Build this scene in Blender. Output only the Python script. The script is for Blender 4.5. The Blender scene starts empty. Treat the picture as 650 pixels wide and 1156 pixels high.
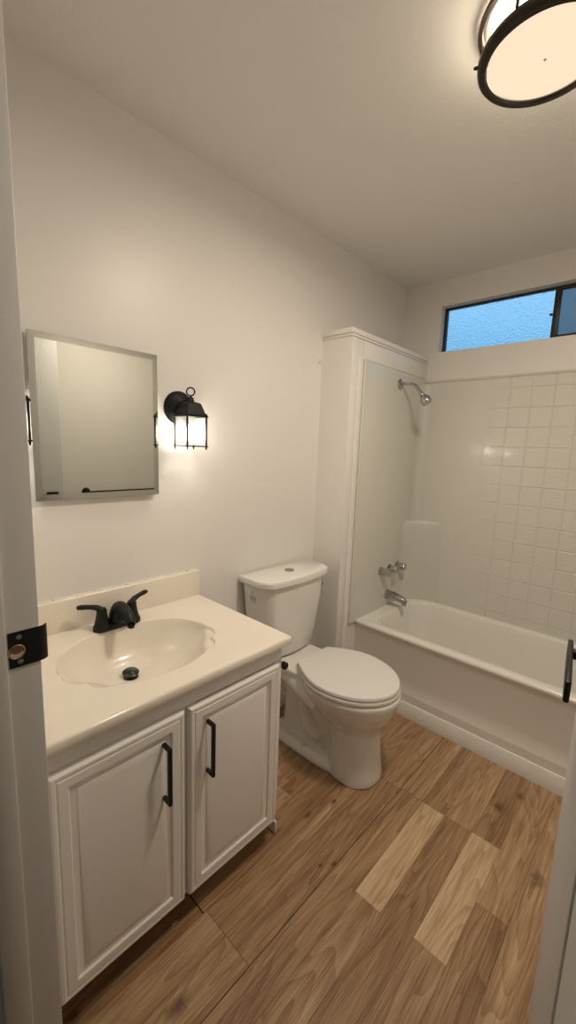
import bpy, bmesh, math, random
from mathutils import Vector, Matrix
random.seed(7)
S = bpy.context.scene
C = S.collection
R = math.radians
PI = math.pi

# ------------------------------------------------------------------ camera
CAM = Vector((1.424, -0.197, 1.404))
FPX = 466.1
pt, yw, rl = R(-8.796), R(42.901), R(2.094)
f = Vector((-math.sin(yw)*math.cos(pt), math.cos(yw)*math.cos(pt), math.sin(pt)))
r = f.cross(Vector((0, 0, 1))).normalized()
u = r.cross(f)
r2 = math.cos(rl)*r + math.sin(rl)*u
u2 = -math.sin(rl)*r + math.cos(rl)*u
cam = bpy.data.cameras.new('camera')
co = bpy.data.objects.new('camera', cam)
C.objects.link(co)
co.matrix_world = Matrix(((r2.x, u2.x, -f.x, CAM.x), (r2.y, u2.y, -f.y, CAM.y), (r2.z, u2.z, -f.z, CAM.z), (0, 0, 0, 1)))
cam.sensor_fit = 'VERTICAL'
cam.sensor_height = 36
cam.lens = FPX*36/1156
cam.clip_start = 0.02
S.camera = co

# ------------------------------------------------------------------ world, light, exposure
EXPO = 0.08
SKY = ((0.30, 0.76, 1.30), (0.14, 0.50, 1.05))
SKY_S = 0.86
CEIL_W = 15.0
CEIL_EMIT = 0.95
DRUM_EMIT = 8.5
BULB_EMIT = 60.0
LAMP_COL = (1.0, 0.86, 0.70)
HALL_W = 0.5
w = bpy.data.worlds.new('World')
S.world = w
w.use_nodes = True
nt = w.node_tree
bg = nt.nodes['Background']
tc = nt.nodes.new('ShaderNodeTexCoord')
sx = nt.nodes.new('ShaderNodeSeparateXYZ')
cr = nt.nodes.new('ShaderNodeValToRGB')
nt.links.new(tc.outputs['Generated'], sx.inputs[0])
nt.links.new(sx.outputs['Z'], cr.inputs[0])
nt.links.new(cr.outputs[0], bg.inputs[0])
cr.color_ramp.elements[0].position = 0.0
cr.color_ramp.elements[0].color = (0.10, 0.12, 0.12, 1)
cr.color_ramp.elements[1].position = 0.6
cr.color_ramp.elements[1].color = (*SKY[1], 1)
ce = cr.color_ramp.elements.new(0.12)
ce.color = (0.14, 0.30, 0.42, 1)
ce = cr.color_ramp.elements.new(0.27)
ce.color = (*SKY[0], 1)
ce = cr.color_ramp.elements.new(0.315)
ce.color = (0.46, 0.78, 1.02, 1)
ce = cr.color_ramp.elements.new(0.40)
ce.color = (0.40, 0.72, 1.10, 1)
bg.inputs[1].default_value = SKY_S
S.view_settings.view_transform = 'Standard'
S.view_settings.look = 'None'
S.view_settings.exposure = EXPO
S.view_settings.gamma = 1
S.view_settings.use_curve_mapping = False
hl = bpy.data.lights.new('hall_lamp', 'AREA')
hl.energy = HALL_W
hl.color = (1.0, 0.95, 0.9)
hl.shape = 'DISK'
hl.size = 0.3
ho = bpy.data.objects.new('hall_lamp', hl)
C.objects.link(ho)
ho.location = (0.9, -0.75, 2.41)


# ------------------------------------------------------------------ materials
def mat(name, col, rough=0.5, metal=0.0, spec=0.5, coat=0.0):
    m = bpy.data.materials.new(name)
    m.use_nodes = True
    b = m.node_tree.nodes['Principled BSDF']
    b.inputs['Base Color'].default_value = (*col, 1)
    b.inputs['Roughness'].default_value = rough
    b.inputs['Metallic'].default_value = metal
    b.inputs['Specular IOR Level'].default_value = spec
    b.inputs['Coat Weight'].default_value = coat
    b.inputs['Coat Roughness'].default_value = 0.08
    return m


def N(m, kind, **kw):
    n = m.node_tree.nodes.new(kind)
    for k, v in kw.items():
        setattr(n, k, v)
    return n


def LK(m, a, b):
    m.node_tree.links.new(a, b)


def BSDF(m):
    return m.node_tree.nodes['Principled BSDF']


def noise_bump(m, scale, strength, dist=0.002, detail=3.0, stretch=(1, 1, 1)):
    t = N(m, 'ShaderNodeTexCoord')
    mp = N(m, 'ShaderNodeMapping')
    mp.inputs['Scale'].default_value = stretch
    n = N(m, 'ShaderNodeTexNoise')
    n.inputs['Scale'].default_value = scale
    n.inputs['Detail'].default_value = detail
    bp = N(m, 'ShaderNodeBump')
    bp.inputs['Strength'].default_value = strength
    bp.inputs['Distance'].default_value = dist
    LK(m, t.outputs['Object'], mp.inputs[0])
    LK(m, mp.outputs[0], n.inputs['Vector'])
    LK(m, n.outputs['Fac'], bp.inputs['Height'])
    LK(m, bp.outputs[0], BSDF(m).inputs['Normal'])
    return n, bp


def mottle(m, c1, c2, scale, lo=0.35, hi=0.65, detail=3):
    t = N(m, 'ShaderNodeTexCoord')
    n = N(m, 'ShaderNodeTexNoise')
    n.inputs['Scale'].default_value = scale
    n.inputs['Detail'].default_value = detail
    c = N(m, 'ShaderNodeValToRGB')
    c.color_ramp.elements[0].position = lo
    c.color_ramp.elements[0].color = (*c1, 1)
    c.color_ramp.elements[1].position = hi
    c.color_ramp.elements[1].color = (*c2, 1)
    LK(m, t.outputs['Object'], n.inputs['Vector'])
    LK(m, n.outputs['Fac'], c.inputs[0])
    LK(m, c.outputs[0], BSDF(m).inputs['Base Color'])


M = {}
M['wall'] = mat('wall paint', (0.78, 0.755, 0.725), 0.38, spec=0.4)
noise_bump(M['wall'], 60, 0.12, 0.002)
M['ceil'] = mat('ceiling paint', (0.83, 0.81, 0.78), 0.55, spec=0.3)
noise_bump(M['ceil'], 130, 0.6, 0.003, 4)
M['trim'] = mat('trim paint', (0.80, 0.775, 0.74), 0.35)
noise_bump(M['trim'], 45, 0.08, 0.002)
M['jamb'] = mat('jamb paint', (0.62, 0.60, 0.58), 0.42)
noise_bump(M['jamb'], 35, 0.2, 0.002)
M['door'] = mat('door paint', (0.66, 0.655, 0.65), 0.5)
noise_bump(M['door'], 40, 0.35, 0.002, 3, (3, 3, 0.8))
M['cab'] = mat('cabinet paint', (0.84, 0.81, 0.775), 0.35)
noise_bump(M['cab'], 25, 0.06, 0.002, 3, (1, 1, 0.3))
M['gap'] = mat('dark gap', (0.05, 0.04, 0.035), 0.8)
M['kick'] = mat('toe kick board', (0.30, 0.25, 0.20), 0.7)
M['marble'] = mat('cream cultured marble', (0.83, 0.765, 0.665), 0.22, coat=0.3)
mottle(M['marble'], (0.82, 0.755, 0.655), (0.845, 0.78, 0.685), 4)
M['caulk'] = mat('chipped caulk', (0.8, 0.77, 0.7), 0.7)
mottle(M['caulk'], (0.10, 0.08, 0.06), (0.80, 0.77, 0.71), 140, 0.33, 0.40, 4)
M['black'] = mat('matte black metal', (0.008, 0.008, 0.009), 0.42, spec=0.3)
M['blackpaint'] = mat('black lantern metal', (0.006, 0.006, 0.006), 0.5, spec=0.25)
M['bronze'] = mat('dark bronze ring', (0.035, 0.028, 0.022), 0.35, 0.6)
M['nickel'] = mat('lamp reflector rim', (0.75, 0.72, 0.68), 0.3, 0.7)
M['chrome'] = mat('chrome', (0.50, 0.50, 0.51), 0.14, 1.0)
M['steel'] = mat('dull chrome', (0.38, 0.38, 0.38), 0.25, 1.0)
M['button'] = mat('brushed button', (0.42, 0.42, 0.41), 0.3, 0.9)
M['porc'] = mat('porcelain', (0.80, 0.785, 0.745), 0.12, coat=0.4)
M['seat'] = mat('seat plastic', (0.75, 0.73, 0.70), 0.22)
M['tub'] = mat('tub gelcoat', (0.79, 0.765, 0.72), 0.2, coat=0.3)
noise_bump(M['tub'], 12, 0.05, 0.003)
M['sticker'] = mat('sticker paper', (0.85, 0.83, 0.80), 0.6)
M['ink'] = mat('sticker ink', (0.22, 0.13, 0.12), 0.7)
M['mirror'] = mat('mirror glass', (0.56, 0.575, 0.53), 0.015, 1.0)
M['alu'] = mat('window frame bronze aluminium', (0.035, 0.033, 0.03), 0.4, 0.5)
M['brass'] = mat('worn brass', (0.55, 0.38, 0.2), 0.35, 0.9)
M['bore'] = mat('raw wood bore', (0.16, 0.085, 0.045), 0.7)
M['chip'] = mat('pale chipped wood', (0.62, 0.50, 0.38), 0.7)
M['rubber'] = mat('dark stopper', (0.015, 0.015, 0.016), 0.3)
M['knot'] = mat('dark tar spot', (0.02, 0.012, 0.008), 0.6)
M['hallfloor'] = mat('hall carpet', (0.30, 0.26, 0.22), 0.9)
noise_bump(M['hallfloor'], 300, 0.6, 0.004)

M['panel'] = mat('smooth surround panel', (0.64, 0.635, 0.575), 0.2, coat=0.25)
noise_bump(M['panel'], 10, 0.05, 0.003)
# surround with moulded tile grooves and hammered face
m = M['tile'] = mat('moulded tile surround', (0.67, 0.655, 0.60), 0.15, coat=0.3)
t = N(m, 'ShaderNodeTexCoord')
sp = N(m, 'ShaderNodeSeparateXYZ')
LK(m, t.outputs['Object'], sp.inputs[0])


def math_n(m, op, a, b=None, c=None):
    n = N(m, 'ShaderNodeMath', operation=op)
    for i, v in enumerate((a, b, c)):
        if v is None:
            continue
        if isinstance(v, (int, float)):
            n.inputs[i].default_value = v
        else:
            LK(m, v, n.inputs[i])
    return n.outputs[0]


def groove(axis, off):
    q = math_n(m, 'SUBTRACT', sp.outputs[axis], off)
    q = math_n(m, 'DIVIDE', q, 0.1075)
    q = math_n(m, 'FRACT', q)
    q = math_n(m, 'SUBTRACT', q, 0.5)
    q = math_n(m, 'ABSOLUTE', q)
    mr = N(m, 'ShaderNodeMapRange')
    mr.inputs[1].default_value = 0.462
    mr.inputs[2].default_value = 0.494
    LK(m, q, mr.inputs[0])
    return mr.outputs[0]


g = math_n(m, 'MAXIMUM', groove('X', 0.5135), groove('Z', 0.5785))


def ramp(v, a, b):
    mr = N(m, 'ShaderNodeMapRange')
    mr.inputs[1].default_value = a
    mr.inputs[2].default_value = b
    LK(m, v, mr.inputs[0])
    return mr.outputs[0]


inx = ramp(sp.outputs['X'], 0.38, 0.50)
inz = ramp(sp.outputs['Z'], 1.76, 1.66)
inside = math_n(m, 'MULTIPLY', inx, inz)
g = math_n(m, 'MULTIPLY', math_n(m, 'MULTIPLY', g, inside), 0.72)
nz = N(m, 'ShaderNodeTexNoise')
nz.inputs['Scale'].default_value = 50
nz.inputs['Detail'].default_value = 1.5
mp = N(m, 'ShaderNodeMapping')
mp.inputs['Rotation'].default_value = (0, R(35), 0)
mp.inputs['Scale'].default_value = (1, 1, 2.0)
LK(m, t.outputs['Object'], mp.inputs[0])
LK(m, mp.outputs[0], nz.inputs['Vector'])
h = math_n(m, 'MULTIPLY', nz.outputs['Fac'], 0.75)
h = math_n(m, 'MULTIPLY', h, inside)
h = math_n(m, 'SUBTRACT', h, g)
bp = N(m, 'ShaderNodeBump')
bp.inputs['Strength'].default_value = 0.75
bp.inputs['Distance'].default_value = 0.004
LK(m, h, bp.inputs['Height'])
LK(m, bp.outputs[0], BSDF(m).inputs['Normal'])

# thin lantern glass
m = M['glass'] = bpy.data.materials.new('lantern glass')
m.use_nodes = True
n_ = m.node_tree.nodes
n_.clear()
out = N(m, 'ShaderNodeOutputMaterial')
mx = N(m, 'ShaderNodeMixShader')
tr = N(m, 'ShaderNodeBsdfTransparent')
tr.inputs[0].default_value = (0.95, 0.95, 0.94, 1)
gl = N(m, 'ShaderNodeBsdfGlossy')
gl.inputs['Roughness'].default_value = 0.05
mx.inputs[0].default_value = 0.07
tl = N(m, 'ShaderNodeBsdfTranslucent')
tl.inputs[0].default_value = (0.9, 0.9, 0.88, 1)
mt = N(m, 'ShaderNodeMixShader')
mt.inputs[0].default_value = 0.07
LK(m, tr.outputs[0], mt.inputs[1])
LK(m, tl.outputs[0], mt.inputs[2])
LK(m, mt.outputs[0], mx.inputs[1])
LK(m, gl.outputs[0], mx.inputs[2])
LK(m, mx.outputs[0], out.inputs[0])


def emit(name, col, s):
    m = bpy.data.materials.new(name)
    m.use_nodes = True
    b = BSDF(m)
    b.inputs['Base Color'].default_value = (0.8, 0.8, 0.8, 1)
    b.inputs['Emission Color'].default_value = (*col, 1)
    b.inputs['Emission Strength'].default_value = s
    b.inputs['Roughness'].default_value = 0.4
    return m


M['diffuser'] = emit('lit diffuser', (1.0, 0.755, 0.535), CEIL_EMIT)
BSDF(M['diffuser']).inputs['Base Color'].default_value = (.1, .1, .1, 1)
M['drum'] = emit('lit drum glass', (1.0, 0.84, 0.62), DRUM_EMIT)
M['bulb'] = emit('lit bulb', (1.0, 0.92, 0.79), BULB_EMIT)

# frosted window glass
m = M['frost'] = mat('obscure glass', (0.85, 0.95, 1.0), 0.12)
BSDF(m).inputs['Transmission Weight'].default_value = 1.0
BSDF(m).inputs['IOR'].default_value = 1.3
noise_bump(m, 110, 0.7, 0.006, 2)
m = M['screen'] = bpy.data.materials.new('insect screen')
m.use_nodes = True
m.node_tree.nodes.clear()
out = N(m, 'ShaderNodeOutputMaterial')
mx = N(m, 'ShaderNodeMixShader')
mx.inputs[0].default_value = 0.5
tr = N(m, 'ShaderNodeBsdfTransparent')
df = N(m, 'ShaderNodeBsdfDiffuse')
df.inputs[0].default_value = (0.08, 0.08, 0.08, 1)
LK(m, tr.outputs[0], mx.inputs[1])
LK(m, df.outputs[0], mx.inputs[2])
LK(m, mx.outputs[0], out.inputs[0])

# wood floor: tone and seed come from a per-strip colour attribute
m = M['wood'] = mat('oak laminate', (0.4, 0.25, 0.14), 0.42, spec=0.4)
at = N(m, 'ShaderNodeAttribute', attribute_name='strip')
sp = N(m, 'ShaderNodeSeparateColor')
LK(m, at.outputs['Color'], sp.inputs[0])
t = N(m, 'ShaderNodeTexCoord')
off = N(m, 'ShaderNodeCombineXYZ')
sc = math_n(m, 'MULTIPLY', sp.outputs[1], 37.0)
sc2 = math_n(m, 'MULTIPLY', sp.outputs[2], 53.0)
LK(m, sc, off.inputs[0])
LK(m, sc2, off.inputs[1])
LK(m, sc, off.inputs[2])
va = N(m, 'ShaderNodeVectorMath', operation='ADD')
LK(m, t.outputs['Object'], va.inputs[0])
LK(m, off.outputs[0], va.inputs[1])
# cathedral figure: distorted bands across x, long in y
mp = N(m, 'ShaderNodeMapping')
mp.inputs['Scale'].default_value = (1.0, 0.10, 1.0)
LK(m, va.outputs[0], mp.inputs[0])
n1 = N(m, 'ShaderNodeTexNoise')
n1.inputs['Scale'].default_value = 9.0
n1.inputs['Detail'].default_value = 2.0
n1.inputs['Distortion'].default_value = 0.4
LK(m, mp.outputs[0], n1.inputs['Vector'])
rings = math_n(m, 'MULTIPLY', n1.outputs['Fac'], 15.0)
rings = math_n(m, 'FRACT', rings)
rings = math_n(m, 'POWER', rings, 2.0)
# fine pores
mp2 = N(m, 'ShaderNodeMapping')
mp2.inputs['Scale'].default_value = (1.0, 0.022, 1.0)
LK(m, va.outputs[0], mp2.inputs[0])
n2 = N(m, 'ShaderNodeTexNoise')
n2.inputs['Scale'].default_value = 420
n2.inputs['Detail'].default_value = 2.0
LK(m, mp2.outputs[0], n2.inputs['Vector'])
# broad tone streaks
mp3 = N(m, 'ShaderNodeMapping')
mp3.inputs['Scale'].default_value = (1.0, 0.05, 1.0)
LK(m, va.outputs[0], mp3.inputs[0])
n3 = N(m, 'ShaderNodeTexNoise')
n3.inputs['Scale'].default_value = 24
n3.inputs['Detail'].default_value = 3.0
LK(m, mp3.outputs[0], n3.inputs['Vector'])
a1 = math_n(m, 'MULTIPLY', rings, -0.20)
a2 = math_n(m, 'MULTIPLY_ADD', n2.outputs['Fac'], 0.85, -0.40)
a3 = math_n(m, 'MULTIPLY_ADD', n3.outputs['Fac'], 0.7, -0.29)
tot = math_n(m, 'ADD', sp.outputs[0], a1)
tot = math_n(m, 'ADD', tot, a2)
tot = math_n(m, 'ADD', tot, a3)
cr = N(m, 'ShaderNodeValToRGB')
e = cr.color_ramp.elements
e[0].position = 0.0
e[0].color = (0.12, 0.06, 0.028, 1)
e[1].position = 1.0
e[1].color = (0.66, 0.49, 0.31, 1)
k = e.new(0.35)
k.color = (0.27, 0.155, 0.08, 1)
k = e.new(0.65)
k.color = (0.44, 0.29, 0.165, 1)
LK(m, tot, cr.inputs[0])
# knots of the printed oak figure
nk = N(m, 'ShaderNodeTexNoise')
nk.inputs['Scale'].default_value = 40
LK(m, t.outputs['Object'], nk.inputs['Vector'])
jit = math_n(m, 'MULTIPLY_ADD', nk.outputs['Fac'], 0.026, -0.013)
so = N(m, 'ShaderNodeSeparateXYZ')
LK(m, t.outputs['Object'], so.inputs[0])
acc = None
for kx, ky, kr_, ks in ((1.077, 1.494, .026, .75), (1.125, 1.615, .020, .75), (1.262, 1.275, .026, .7), (.556, .915, .016, .8), (.589, 1.038, .012, .8),
                        (.714, .795, .008, .8), (.743, .833, .010, .9), (.684, .262, .026, .7), (.52, .072, .018, .95), (.47, 1.25, .02, .6)):
    dx_ = math_n(m, 'SUBTRACT', so.outputs['X'], kx)
    dy_ = math_n(m, 'MULTIPLY', math_n(m, 'SUBTRACT', so.outputs['Y'], ky), 0.55)
    dd = math_n(m, 'SQRT', math_n(m, 'ADD', math_n(m, 'MULTIPLY', dx_, dx_), math_n(m, 'MULTIPLY', dy_, dy_)))
    dd = math_n(m, 'ADD', dd, math_n(m, 'MULTIPLY', jit, kr_/.026))
    mr = N(m, 'ShaderNodeMapRange')
    mr.inputs[1].default_value = kr_*.12
    mr.inputs[2].default_value = kr_*.95
    mr.inputs[3].default_value = ks
    mr.inputs[4].default_value = 0.0
    LK(m, dd, mr.inputs[0])
    acc = mr.outputs[0] if acc is None else math_n(m, 'MAXIMUM', acc, mr.outputs[0])
mxc = N(m, 'ShaderNodeMix', data_type='RGBA')
LK(m, acc, mxc.inputs['Factor'])
LK(m, cr.outputs[0], mxc.inputs['A'])
mxc.inputs['B'].default_value = (0.07, 0.032, 0.014, 1)
LK(m, mxc.outputs['Result'], BSDF(m).inputs['Base Color'])
bp = N(m, 'ShaderNodeBump')
bp.inputs['Strength'].default_value = 0.12
bp.inputs['Distance'].default_value = 0.001
LK(m, n2.outputs['Fac'], bp.inputs['Height'])
LK(m, bp.outputs[0], BSDF(m).inputs['Normal'])


# ------------------------------------------------------------------ helpers
def wloc(o):
    v = Vector((0, 0, 0))
    while o is not None:
        v += o.location
        o = o.parent
    return v


def obj(name, bm, material, parent=None, angle=38, smooth=True):
    if parent is not None:
        bmesh.ops.translate(bm, verts=bm.verts, vec=-wloc(parent))
    bmesh.ops.recalc_face_normals(bm, faces=bm.faces)
    me = bpy.data.meshes.new(name)
    bm.to_mesh(me)
    bm.free()
    if smooth:
        me.shade_smooth()
        me.set_sharp_from_angle(angle=R(angle))
    for mm in (material if isinstance(material, (list, tuple)) else [material]):
        me.materials.append(mm)
    o = bpy.data.objects.new(name, me)
    C.objects.link(o)
    o.parent = parent
    return o


def tag(o, label, cat, group=None):
    o['label'] = label
    o['category'] = cat
    if group:
        o['group'] = group
    return o


def thing(name, label, cat, loc, group=None):
    o = bpy.data.objects.new(name, None)
    C.objects.link(o)
    o.location = loc
    o.empty_display_size = 0.05
    return tag(o, label, cat, group)


def struct(o):
    o['kind'] = 'structure'
    return o


def B():
    return bmesh.new()


def bx(bm, x0, x1, y0, y1, z0, z1, bev=0.0, seg=2, only=None):
    ret = bmesh.ops.create_cube(bm, size=1)
    vs = ret['verts']
    for v in vs:
        v.co = Vector((x0 + (v.co.x+.5)*(x1-x0), y0 + (v.co.y+.5)*(y1-y0), z0 + (v.co.z+.5)*(z1-z0)))
    if bev > 0:
        es = list({e for v in vs for e in v.link_edges})
        if only:
            es = [e for e in es if only((e.verts[0].co+e.verts[1].co)/2)]
        bmesh.ops.bevel(bm, geom=es, offset=bev, segments=seg, affect='EDGES', profile=0.5)
    return bm


def loft(bm, rings, cap0=True, cap1=True, closed=True):
    vr = [[bm.verts.new(p) for p in ring] for ring in rings]
    n = len(vr[0])
    for a, b in zip(vr, vr[1:]):
        for i in range(n if closed else n-1):
            j = (i+1) % n
            try:
                bm.faces.new((a[i], a[j], b[j], b[i]))
            except ValueError:
                pass
    if cap0:
        bm.faces.new(vr[0][::-1])
    if cap1:
        bm.faces.new(vr[-1])
    return vr


def frame_of(d):
    d = d.normalized()
    a = Vector((0, 0, 1)) if abs(d.z) < 0.9 else Vector((1, 0, 0))
    x = a.cross(d).normalized()
    return x, d.cross(x)


def lathe(bm, prof, origin, axis=(0, 0, 1), n=32, cap0=True, cap1=True):
    o = Vector(origin)
    d = Vector(axis).normalized()
    x, y = frame_of(d)
    rings = []
    for rr, h in prof:
        rr = max(rr, 1e-5)
        rings.append([o + d*h + rr*(math.cos(2*PI*i/n)*x + math.sin(2*PI*i/n)*y) for i in range(n)])
    loft(bm, rings, cap0, cap1)
    return bm


def tube(bm, pts, rad, n=12, sx=1.0, cap=True):
    pts = [Vector(p) for p in pts]
    if isinstance(rad, (int, float)):
        rad = [rad]*len(pts)
    rings = []
    x = None
    for i, p in enumerate(pts):
        d = (pts[min(i+1, len(pts)-1)] - pts[max(i-1, 0)]).normalized()
        if x is None:
            x, y = frame_of(d)
        else:
            x = (x - d*x.dot(d)).normalized()
            y = d.cross(x)
        rings.append([p + rad[i]*(sx*math.cos(2*PI*k/n)*x + math.sin(2*PI*k/n)*y) for k in range(n)])
    loft(bm, rings, cap, cap)
    return bm


def smooth_path(pts, k=6):
    pts = [Vector(p) for p in pts]
    P = [2*pts[0]-pts[1]] + pts + [2*pts[-1]-pts[-2]]
    out = []
    for i in range(1, len(P)-2):
        for s in range(k):
            t = s/k
            a, b, c, d = P[i-1:i+3]
            out.append(0.5*((2*b) + (c-a)*t + (2*a-5*b+4*c-d)*t*t + (3*b-a-3*c+d)*t**3))
    out.append(pts[-1])
    return out


def smooth_vals(v, k=6):
    out = []
    for a, b in zip(v, v[1:]):
        out += [a + (b-a)*s/k for s in range(k)]
    return out + [v[-1]]


def torus(bm, center, axis, Rr, rr, n=40, k=12, arc=(0, 2*PI)):
    x, y = frame_of(Vector(axis))
    c = Vector(center)
    ax = Vector(axis).normalized()
    rings = []
    for i in range(n):
        a = 2*PI*i/n
        d = math.cos(a)*x + math.sin(a)*y
        rings.append([c + d*(Rr + rr*math.cos(2*PI*j/k)) + ax*(rr*math.sin(2*PI*j/k)) for j in range(k)])
    loft(bm, rings + [rings[0]], False, False)
    bmesh.ops.remove_doubles(bm, verts=bm.verts, dist=1e-6)
    return bm


def prism(bm, poly, axis, a0, a1):
    """extrude a 2D polygon along an axis ('x': poly is (y,z); 'y': (x,z); 'z': (x,y))"""
    def P(p, a):
        return {'x': (a, p[0], p[1]), 'y': (p[0], a, p[1]), 'z': (p[0], p[1], a)}[axis]
    loft(bm, [[P(p, a0) for p in poly], [P(p, a1) for p in poly]])
    return bm


def rrect(x0, x1, y0, y1, rad, k=6):
    out = []
    for cx, cy, a in ((x1-rad, y1-rad, 0), (x0+rad, y1-rad, 90), (x0+rad, y0+rad, 180), (x1-rad, y0+rad, 270)):
        for i in range(k+1):
            t = R(a + 90*i/k)
            out.append((cx+rad*math.cos(t), cy+rad*math.sin(t)))
    return out


# ------------------------------------------------------------------ setting
H = 2.442
XR = 1.70          # right wall
YB = 2.383         # back wall face
WX, WY = 0.18, 1.555
# floor strips
bm = B()
lay = bm.loops.layers.color.new('strip') if False else None
quads = []
edges_x = [-0.03, 0.07, 0.167, 0.264, 0.36, 0.457, 0.5535, 0.6465, 0.749, 0.845, 0.9375, 1.04, 1.1375, 1.233, 1.33, 1.427, 1.524, 1.62, 1.72]
ends = {6: [(.44, .58), (1.285, .42), (9, .46)], 5: [(.43, .30), (1.285, .40), (9, .45)], 7: [(.44, .52), (1.285, .42), (9, .44)],
        8: [(.10, .4), (1.295, .42), (9, .50)], 9: [(.81, .52), (1.295, .80), (9, .44)],
        10: [(.36, .46), (1.295, .41), (9, .56)], 11: [(.822, .50), (1.30, .78), (9, .40)],
        12: [(.1, .5), (1.055, .37), (9, .56)], 13: [(.50, .54), (9, .53)], 14: [(.8, .5), (1.2, .45), (9, .5)]}
for i in range(len(edges_x)-1):
    x0, x1 = edges_x[i], edges_x[i+1]
    big = i in (8, 10, 12, 14, 6, 4, 2)
    y = -0.16
    for (ye, tone) in ends.get(i, [(random.uniform(.2, .6), .45), (random.uniform(.9, 1.4), .55), (9, .45)]):
        ye = min(ye, 1.76)
        quads.append((x0, x1, y, ye, tone, random.random(), random.random(), i))
        y = ye
faces = []
for (x0, x1, y0, y1, tone, a, b, i) in quads:
    gl_ = 0.0022 if i in (8,) else 0.0006
    ge = 0.0035 if (i == 5 and abs(y1-.43) < .001) else 0.0009 if (abs(y1-1.295) < .02 or abs(y1-.44) < .02) and i < 11 else 0.0003
    vs = [bm.verts.new(p) for p in ((x0+gl_, y0+0.0003, 0), (x1-0.0003, y0+0.0003, 0), (x1-0.0003, y1-ge, 0), (x0+gl_, y1-ge, 0))]
    bm.faces.new(vs)
    faces.append((tone, a, b))
nwood = len(faces)
bx(bm, -0.05, 1.75, -0.165, 1.77, -0.05, -0.005)
bm.faces.ensure_lookup_table()
for k_, fc in enumerate(bm.faces):
    fc.material_index = 0 if k_ < nwood else 1
me = bpy.data.meshes.new('floor')
bm.to_mesh(me)
bm.free()
ca = me.color_attributes.new('strip', 'FLOAT_COLOR', 'CORNER')
for p in me.polygons:
    if p.index < nwood:
        tone, a, b = faces[p.index]
        for li in p.loop_indices:
            ca.data[li].color = (tone, a, b, 1)
me.materials.append(M['wood'])
me.materials.append(M['gap'])
o = bpy.data.objects.new('floor', me)
C.objects.link(o)
struct(o)
struct(obj('floor_hall', bx(B(), -0.3, 2.6, -1.5, -0.166, -0.05, -0.001), M['hallfloor']))
struct(obj('ceiling', bx(B(), -0.1, XR+0.1, -0.13, YB+0.12, H, H+0.08), M['ceil']))
struct(obj('ceiling_hall', bx(B(), -0.3, 2.6, -1.5, -0.1301, H, H+0.08), M['ceil']))
struct(obj('wall_left', bx(B(), -0.1, 0, -0.125, YB+0.12, 0, H), M['wall']))
struct(obj('wall_right', bx(B(), XR, XR+0.1, -0.125, YB+0.12, 0, H), M['wall']))
# back wall with the window hole
W0, W1, WZ0, WZ1 = 0.248, 1.45, 2.023, 2.292
bm = B()
bx(bm, 0, W0, YB, YB+.11, 0, H)
bx(bm, W1, XR, YB, YB+.11, 0, H)
bx(bm, W0, W1, YB, YB+.11, 0, WZ0)
bx(bm, W0, W1, YB, YB+.11, WZ1, H)
struct(obj('wall_back', bm, M['wall']))
# front wall with the doorway
JX, DX = 0.70, 1.460
bm = B()
bx(bm, 0, JX-.02, -.125, -.004, 0, H)
bx(bm, DX+.02, XR, -.125, -.004, 0, H)
bx(bm, JX-.02, DX+.02, -.125, -.004, 2.06, H)
struct(obj('wall_front', bm, M['wall']))
# hall shell behind the camera
bm = B()
bx(bm, -0.3, 2.6, -1.5, -1.4, 0, H)
bx(bm, -0.3, -0.2, -1.4, -.13, 0, H)
bx(bm, 2.5, 2.6, -1.4, -.13, 0, H)
bx(bm, -0.2, -0.1, -.13, -.10, 0, H)
bx(bm, XR+.1, 2.5, -.13, -.10, 0, H)
struct(obj('wall_hall', bm, M['wall']))
# door jambs
bm = B()
bx(bm, JX-.02, JX, -.128, -.003, 0, 2.06, .0025, 2)
bx(bm, JX, JX+.011, -.092, -.0515, 0, 2.05, .003, 2)
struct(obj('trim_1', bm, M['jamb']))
bm = B()
bx(bm, DX, DX+.02, -.128, -.003, 0, 2.06, .0025, 2)
bx(bm, DX-.011, DX, -.092, -.0515, 0, 2.05, .003, 2)
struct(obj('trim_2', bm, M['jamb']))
bm = B()
bx(bm, JX, DX, -.128, -.003, 2.04, 2.06, .0025, 2)
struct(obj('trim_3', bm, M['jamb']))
# plumbing wall at the head of the tub, with its cap and casing
bm = B()
bx(bm, 0, WX, WY, YB, 0, 1.972)
struct(obj('wall_shower', bm, M['trim']))
bm = B()
bx(bm, 0, WX+.012, WY-.012, YB, 1.972, 1.998, .005, 3)
bx(bm, 0, WX+.006, WY-.006, YB, 1.960, 1.972, .003, 2)
struct(obj('trim_4', bm, M['trim']))
bm = B()
bx(bm, WX, WX+.006, WY+.002, 1.612, 0.0, 1.955, .002, 2)
prism(bm, [(WX, 1.612), (WX+.010, 1.614), (WX+.014, 1.622), (WX+.010, 1.630), (WX+.013, 1.640), (WX+.010, 1.656), (WX, 1.660)], 'z', 0.0, 1.868)
struct(obj('trim_5', bm, M['trim']))
struct(obj('trim_6', bx(B(), WX, WX+.006, 1.66, YB, 1.868, 1.955, .002, 2), M['trim']))
# baseboards
BBP = [(1.738, 0), (1.738, .058), (1.742, .0635), (1.7405, .067), (1.744, .071), (1.745, .078), (1.753, .080), (1.753, 0)]
struct(obj('baseboard_tub', prism(B(), BBP, 'x', WX+.0145, XR), M['trim']))
struct(obj('baseboard_left', bx(B(), 0, .012, .783, WY, 0, .08, .003, 2), M['trim']))
struct(obj('baseboard_right', bx(B(), XR-.012, XR, 0, 1.737, 0, .08, .003, 2), M['trim']))
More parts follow.
